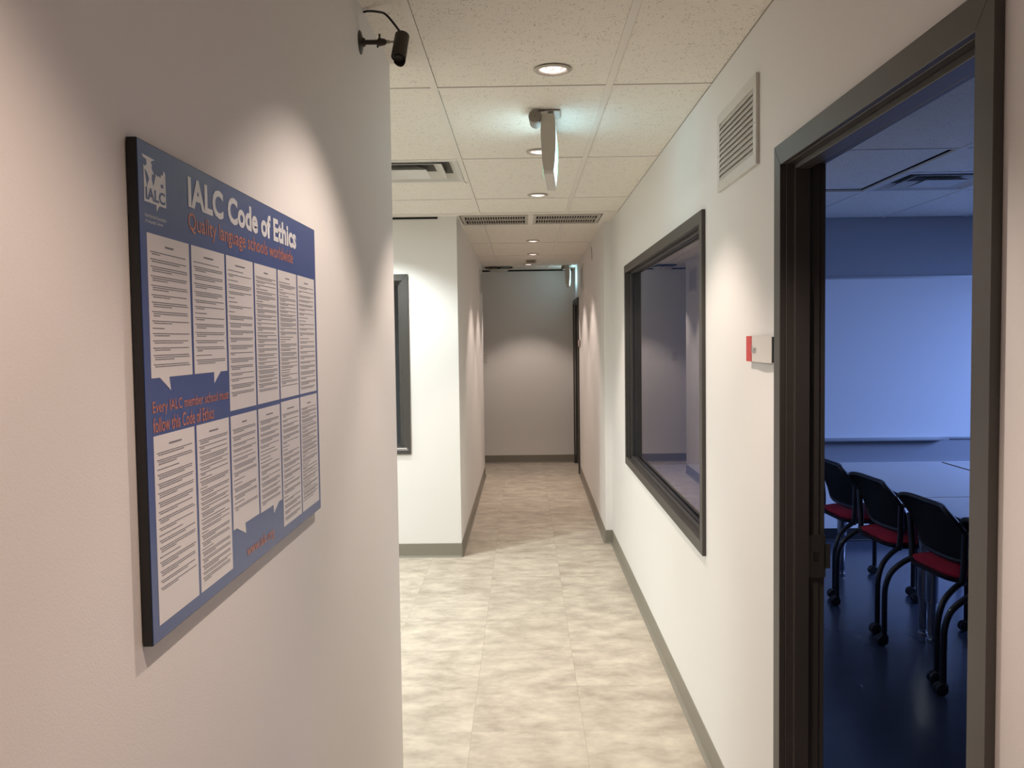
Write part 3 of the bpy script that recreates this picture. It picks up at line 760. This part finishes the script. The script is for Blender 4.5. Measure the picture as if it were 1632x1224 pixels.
box('cover_plate', (-.035, .035, -.006, -.0005, -.057, .057), sign_white, t, bevel=.001); box('rocker', (-.016, .016, -.009, -.0062, -.033, .033), sign_white, t, bevel=.001)

# ------------------------------------------------------------------ classroom furniture
t = thing('whiteboard', 'large whiteboard with a thin tray on the classroom end wall', 'whiteboard', (3.2, CW, 0))
WX0, WX1 = -1.05, 1.9
box('writing_surface', (WX0, WX1, -.014, -.004, .790, 1.985), board_m, t)
bm = bmesh.new()
bx(bm, WX0 - .012, WX1 + .012, -.018, -.0005, 1.985, 2.000); bx(bm, WX0 - .012, WX1 + .012, -.018, -.0005, .775, .790); bx(bm, WX0 - .012, WX0, -.018, -.0005, .79, 1.985); bx(bm, WX1, WX1 + .012, -.018, -.0005, .79, 1.985)
obj('frame', bm, alu_m, t)
bm = bmesh.new(); bx(bm, -1.0, -.03, -.085, -.018, .772, .776); bx(bm, -1.0, -.03, -.085, -.081, .776, .784); obj('marker_tray', bm, alu_m, t)

def make_table(label):
    t = thing('classroom_table', label, 'table', (0, 0, 0), 0, 'white tables pushed together in the classroom')
    a, b = .372, .634
    box('tabletop', (-a, a, -b, b, .706, .730), table_m, t, bevel=.002)
    bm = bmesh.new(); bx(bm, -a - .002, -a, -b, b, .7065, .7295); obj('edge_band', bm, table_edge, t); box('edge_band', (a, a + .002, -b, b, .7065, .7295), black_m, t)  # right band coloured black to paint the shaded seam between tables
    bm = bmesh.new()
    bx(bm, -a + .08, a - .08, -b + .045, -b + .075, .684, .706); bx(bm, -a + .08, a - .08, b - .075, b - .045, .684, .706)
    bx(bm, -a + .085, -a + .115, -b + .06, b - .06, .684, .706); bx(bm, a - .115, a - .085, -b + .06, b - .06, .684, .706); obj('underframe', bm, chair_m, t)
    for sx in (-1, 1):
        for sy in (-1, 1):
            bm = bmesh.new(); lathe(bm, [(0, .0), (.022, .0), (.024, .010), (.016, .016), (.016, .03), (.020, .035), (.024, .20), (.0295, .2005), (.0305, .70), (0, .70)], (sx * (a - .10), sy * (b - .044), 0), n=24)
            obj('leg', bm, chrome_m, t, smooth=True)
    return t
T1 = make_table('white table at the far end of the classroom group, nearest the chairs'); T1.location = (2.335, 5.165, 0)
dup(T1, (2.335, 3.885, 0), 'white table behind the nearest chairs, left one of its pair')
dup(T1, (3.100, 5.165, 0), 'white table far right in the classroom, past the dark seam')
dup(T1, (3.100, 3.885, 0), 'white table nearest right in the classroom, mostly hidden by the door frame')

def make_chair(label):
    t = thing('nesting_chair', label, 'chair', (0, 0, 0), 0, 'black mesh chairs lined up along the tables')
    # caster
    def caster(x, y):
        bm = bmesh.new()
        for s in (-1, 1): lathe(bm, [(0, -.009), (.024, -.009), (.0275, -.005), (.0275, .006), (.022, .009), (0, .009)], (x - .012, y + s * .011, .0275), (0, 1, 0), 24)
        lathe(bm, [(0, .032), (.020, .034), (.022, .045), (.014, .058), (.008, .064), (.008, .08), (0, .08)], (x, y, 0), n=20)
        c = obj('caster', bm, black_m, t, smooth=True); return c
    for sy in (-1, 1):
        y = sy * .25
        bm = bmesh.new(); tube(bm, smooth_path([(-.245, y, .055), (-.245, y, .22), (-.240, y, .30), (-.215, y * .98, .37), (-.165, y * .94, .420), (-.11, y * .90, .452)], 5), .0140, 12); obj('leg', bm, chair_m, t, smooth=True)
        bm = bmesh.new(); tube(bm, smooth_path([(.235, y, .055), (.235, y, .24), (.228, y, .33), (.195, y * .97, .395), (.13, y * .92, .430), (-.02, y * .90, .440)], 5), .0140, 12); obj('leg', bm, chair_m, t, smooth=True)
        caster(-.245, y); caster(.235, y)
        bm = bmesh.new(); tube(bm, smooth_path([(-.12, sy * .225, .435), (-.115, sy * .232, .52), (-.118, sy * .238, .60), (-.120, sy * .248, .672)], 4), .0150, 12); obj('upright', bm, chair_m, t, smooth=True)
        bm = bmesh.new(); bx(bm, -.115, .10, sy * .25 - .019, sy * .25 + .019, .664, .682); obj('armrest', bm, black_m, t, bevel=.007)
    bm = bmesh.new(); tube(bm, [(-.10, -.225, .447), (-.10, .225, .447)], .010, 10); tube(bm, [(.10, -.225, .432), (.10, .225, .432)], .010, 10); obj('crossbar', bm, chair_m, t, smooth=True)
    def slab(name, cx, cy, hx, hy, z0, z1, dome, m, bev=.006):
        bm = bmesh.new(); n = 40; R = 7; rows = []
        def se(k, f):
            a = 2 * PI * k / n; c, s = math.cos(a), math.sin(a); p = 2 / 4.5
            return (cx + hx * f * math.copysign(abs(c) ** p, c), cy + hy * f * math.copysign(abs(s) ** p, s))
        top = []
        for r in range(1, R + 1):
            f = r / R; top.append([bm.verts.new((*se(k, f), z1 + dome * (1 - f ** 3) - (.006 if r == R else 0) - .018 * max(0, (se(k, f)[0] - cx) / hx) ** 3)) for k in range(n)])
        c = bm.verts.new((cx, cy, z1 + dome)); bot = [bm.verts.new((*se(k, .97), z0 - .018 * max(0, (se(k, 1)[0] - cx) / hx) ** 3)) for k in range(n)]
        for k in range(n):
            j = (k + 1) % n; bm.faces.new((c, top[0][k], top[0][j]))
            for r in range(R - 1): bm.faces.new((top[r][k], top[r + 1][k], top[r + 1][j], top[r][j]))
            bm.faces.new((top[-1][k], bot[k], bot[j], top[-1][j]))
        bm.faces.new(list(reversed(bot))); return obj(name, bm, m, t, smooth=True)
    slab('seat_pan', .065, 0, .235, .246, .440, .462, 0, black_m)
    slab('seat_cushion', .065, 0, .222, .234, .460, .478, .014, seat_red)
    # backrest : curved sheet with rounded outline and flared top corners
    def surf(u, v):
        y = u * (.230 - .004 * v); z = .522 + .282 * v - .026 * (1 - u ** 4) * v
        x = -.085 - .018 * (1 - u * u) - v * .035 - v * v * .026 - v ** 3 * (.002 + .095 * u ** 4) + .020 * u * u * (1 - v)
        return Vector((x, y, z))
    def disc(f, k, n):
        a = 2 * PI * k / n; c, s = math.cos(a), math.sin(a); p = 2 / 5.0
        return f * math.copysign(abs(c) ** p, c), .5 + .5 * f * math.copysign(abs(s) ** p, s)
    n = 48; R = 8; bm = bmesh.new()
    for off in (.003, -.003):
        cen = bm.verts.new(surf(0, .5) + Vector((off, 0, 0))); rg = [[bm.verts.new(surf(*disc(r / R, k, n)) + Vector((off, 0, 0))) for k in range(n)] for r in range(1, R + 1)]
        for k in range(n):
            j = (k + 1) % n; bm.faces.new((cen, rg[0][k], rg[0][j]))
            for r in range(R - 1): bm.faces.new((rg[r][k], rg[r + 1][k], rg[r + 1][j], rg[r][j]))
    bk = obj('backrest_mesh', bm, mesh_m, t, smooth=True)
    bm = bmesh.new(); ringp = [surf(*disc(1.0, k % n, n)) for k in range(n + 1)]; tube(bm, ringp, .0115, 10, caps=False); obj('backrest_frame', bm, black_m, t, smooth=True)
    return t
C1 = make_chair('black mesh chair with red seat, fully seen, beside the pair of table legs'); C1.location = (2.062, 4.19, 0); C1.rotation_euler = (0, 0, math.radians(3.8))
dup(C1, (2.062, 4.86, 0), 'black mesh chair with red seat, between the half-hidden far chair and the fullest one')
dup(C1, (2.062, 5.50, 0), 'farthest black mesh chair with red seat, cut off by the left door jamb')
dup(C1, (2.062, 3.56, 0), 'nearest black mesh chair, mostly hidden by the right side of the door frame')
